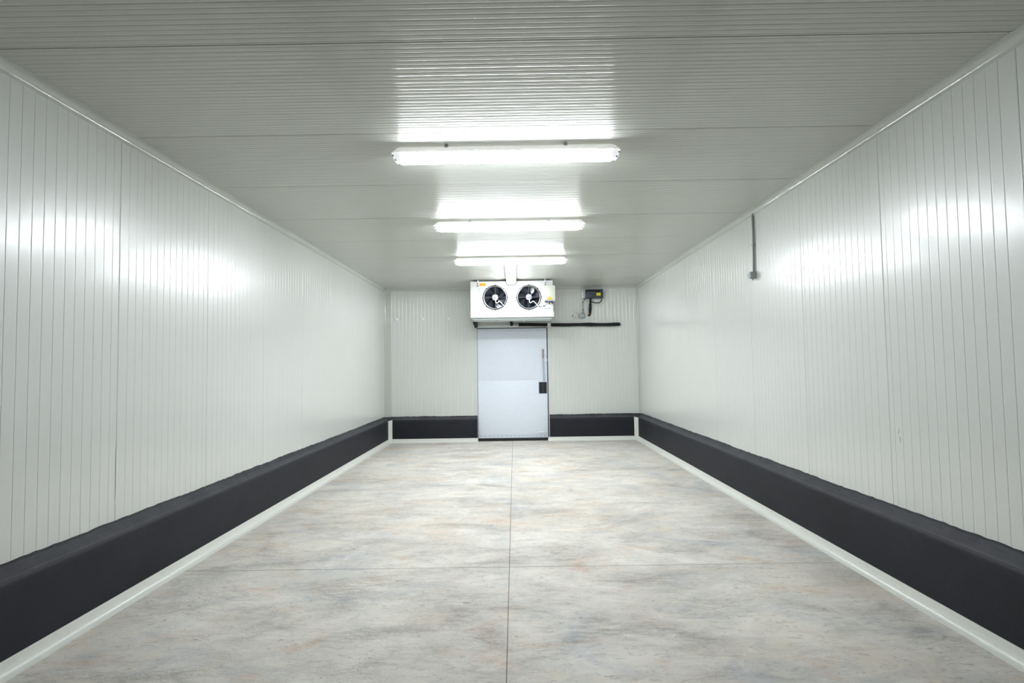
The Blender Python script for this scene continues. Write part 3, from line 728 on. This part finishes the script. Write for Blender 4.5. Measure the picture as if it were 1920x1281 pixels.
mb = MB(); mb.tube([(1.715, BY + 0.03, 2.756), (1.718, BY + 0.04, 2.720), (1.698, BY + 0.06, 2.684), (1.658, BY + 0.07, 2.664), (1.600, BY + 0.08, 2.667), (1.540, BY + 0.085, 2.685), (1.508, BY + 0.09, 2.695)], 0.0095, n=12); mb.build('looped_cable', M['black'], ct, smooth=50)
mb = MB(); mb.tube([(1.500, BY + 0.04, 2.756), (1.501, BY + 0.06, 2.70), (1.502, BY + 0.08, 2.64), (1.502, BY + 0.085, 2.57), (1.495, BY + 0.09, 2.50), (1.482, BY + 0.10, 2.448), (1.474, BY + 0.115, 2.432), (1.470, BY + 0.139, 2.432)], 0.021, n=16, radii=lambda t: 0.85 + 0.35 * min(1, t * 2)); hs = mb.build('cable_hose', M['foam'], ct, smooth=50)
mb = MB(); mb.tube([(1.485, BY + 0.07, 2.66), (1.470, BY + 0.085, 2.61), (1.468, BY + 0.09, 2.55), (1.472, BY + 0.09, 2.49)], 0.005, n=8); mb.build('side_cable', M['black'], ct, smooth=50)
mb = MB(); mb.tube([(1.466, BY + 0.082, 2.470), (1.458, BY + 0.086, 2.446), (1.450, BY + 0.094, 2.430)], 0.012, n=12); mb.build('orange_tape', M['tape'], hs, smooth=50)
mb = MB(); mb.tube([(1.418, BY + 0.02, 2.740), (1.395, BY + 0.06, 2.728), (1.372, BY + 0.11, 2.700), (1.362, BY + 0.125, 2.66), (1.360, BY + 0.125, 2.60), (1.366, BY + 0.125, 2.54), (1.364, BY + 0.125, 2.50)], 0.007, n=10); gc = mb.build('grey_cable', M['conduit'], ct, smooth=50)
mb = MB(); mb.box(1.350, 1.378, BY + 0.112, YB, 2.678, 2.688); mb.build('cable_clip', M['black'], gc)
mb = MB(); mb.box(1.348, 1.376, BY + 0.112, YB, 2.530, 2.540); mb.build('cable_clip', M['black'], gc)
jb = empty('junction_box', (1.338, 10.78, 2.36), 'small grey rounded junction box on the end wall under the dark box', 'box')
mb = MB(); mb.box(1.278, 1.400, YB - 0.055, YB + 0.001, 2.370, 2.462, 0.018, 4); g = mb.build('box_body', M['grey_plastic'], jb, smooth=40)
mb = MB(); mb.box(1.284, 1.394, YB - 0.060, YB - 0.045, 2.376, 2.456, 0.014, 4); mb.build('lid', M['grey_plastic'], g, smooth=40)
mb = MB(); mb.cyl((1.363, YB - 0.028, 2.458), (1.363, YB - 0.028, 2.505), 0.020, 0.016, n=16); mb.build('cable_entry', M['conduit'], jb, smooth=40)
sw = empty('wall_switch', (1.21, 10.78, 2.36), 'small white switch box left of the grey junction box', 'switch')
mb = MB(); mb.box(1.164, 1.256, YB - 0.055, YB + 0.001, 2.366, 2.452, 0.014, 4); mb.cyl((1.203, YB - 0.04, 2.446), (1.203, YB - 0.04, 2.470), 0.014, n=14); mb.build('switch_body', M['pinkwhite'], sw, smooth=40)
mb = MB(); mb.cyl((1.212, YB - 0.062, 2.396), (1.212, YB - 0.050, 2.396), 0.010, n=14); mb.build('button', M['red'], sw, smooth=40)
mb = MB(); mb.cyl((1.148, YB - 0.03, 2.414), (1.168, YB - 0.03, 2.414), 0.010, n=14); mb.build('side_gland', M['black'], sw, smooth=40)

# three white round plugs on the end wall
PL = ((-2.312, 2.396, 'leftmost of the three white round plugs on the end wall'), (-1.798, 2.399, 'middle one of the three white round plugs on the end wall'), (-1.294, 2.401, 'white round plug on the end wall nearest the cooler'))
o = None
for x, z, lab in PL:
    if o is None:
        mb = MB()
        prof = [(0.034, 0.0), (0.033, 0.006), (0.026, 0.012), (0.012, 0.015)]
        rings = [[(rr * math.cos(2 * PI * k / 24), -h, rr * math.sin(2 * PI * k / 24)) for k in range(24)] for rr, h in prof]
        mb.loft(rings); o = mb.build('round_plug', M['white_metal'], smooth=50)
    else:
        o = o.copy(); C.objects.link(o)
    o.location = (x, YB + 0.0015, z); tag(o, lab, 'plug', 'white round plugs on the end wall')

# ------------------------------------------------------------------ sensor on the right wall
sn = empty('temperature_sensor', (XR - 0.03, 5.555, 2.29), 'round grey sensor at the end of a thin conduit on the right wall', 'sensor')
mb = MB(); mb.tube([(XR - 0.016, 5.535, H - 0.045), (XR - 0.022, 5.537, H - 0.075), (XR - 0.020, 5.541, 2.85), (XR - 0.018, 5.548, 2.60), (XR - 0.020, 5.556, 2.36)], 0.0075, n=12); cn = mb.build('conduit', M['conduit'], sn, smooth=50)
mb = MB(); mb.tube([(XR - 0.004, 5.552, H - 0.060), (XR - 0.008, 5.556, 2.80), (XR - 0.008, 5.556, 2.36)], 0.006, n=10); mb.build('second_conduit', M['grey_plastic'], cn, smooth=50)
mb = MB(); mb.box(XR - 0.030, XR + 0.001, 5.528, 5.566, 2.628, 2.646, 0.003); mb.build('conduit_clip', M['conduit'], sn)
mb = MB(); mb.cyl((XR + 0.001, 5.555, 2.325), (XR - 0.050, 5.555, 2.325), 0.037, n=28); mb.cyl((XR - 0.03, 5.555, 2.29), (XR - 0.03, 5.555, 2.276), 0.010, n=12); hd = mb.build('sensor_head', M['conduit'], sn, smooth=40)
mb = MB(); mb.cyl((XR - 0.049, 5.555, 2.325), (XR - 0.064, 5.555, 2.325), 0.035, 0.033, n=28); mb.build('sensor_lid', M['grey_plastic'], hd, smooth=40)

# ------------------------------------------------------------------ camera
cam = bpy.data.cameras.new('camera'); co_ = bpy.data.objects.new('camera', cam); C.objects.link(co_)
cam.sensor_width = 36; cam.sensor_fit = 'HORIZONTAL'; cam.lens = 1032.53 / 1920 * 36; cam.clip_start = 0.05
Rm = ((0.9998754413, -0.0039350643, 0.0152845391), (0.0046402249, 0.9989132057, -0.0463775352), (-0.0150854294, 0.0464426822, 0.9988070420))
mw = Matrix.Identity(4)
for i in range(3):
    mw[i][0] = Rm[i][0]; mw[i][1] = Rm[i][2]; mw[i][2] = -Rm[i][1]
mw[2][3] = 1.4324
co_.matrix_world = mw
bpy.context.scene.camera = co_

# ------------------------------------------------------------------ world and view
w = bpy.data.worlds.new('world'); bpy.context.scene.world = w; w.use_nodes = True
w.node_tree.nodes['Background'].inputs['Color'].default_value = (0.35, 0.45, 0.6, 1)
w.node_tree.nodes['Background'].inputs['Strength'].default_value = 0.008
sc = bpy.context.scene
sc.view_settings.view_transform = 'Standard'; sc.view_settings.look = 'None'
sc.view_settings.exposure = 2.38; sc.view_settings.gamma = 1.0; sc.view_settings.use_curve_mapping = False
sc.cycles.use_denoising = True
sc.cycles.max_bounces = 14; sc.cycles.diffuse_bounces = 8; sc.cycles.glossy_bounces = 6
sc.cycles.sample_clamp_indirect = 12
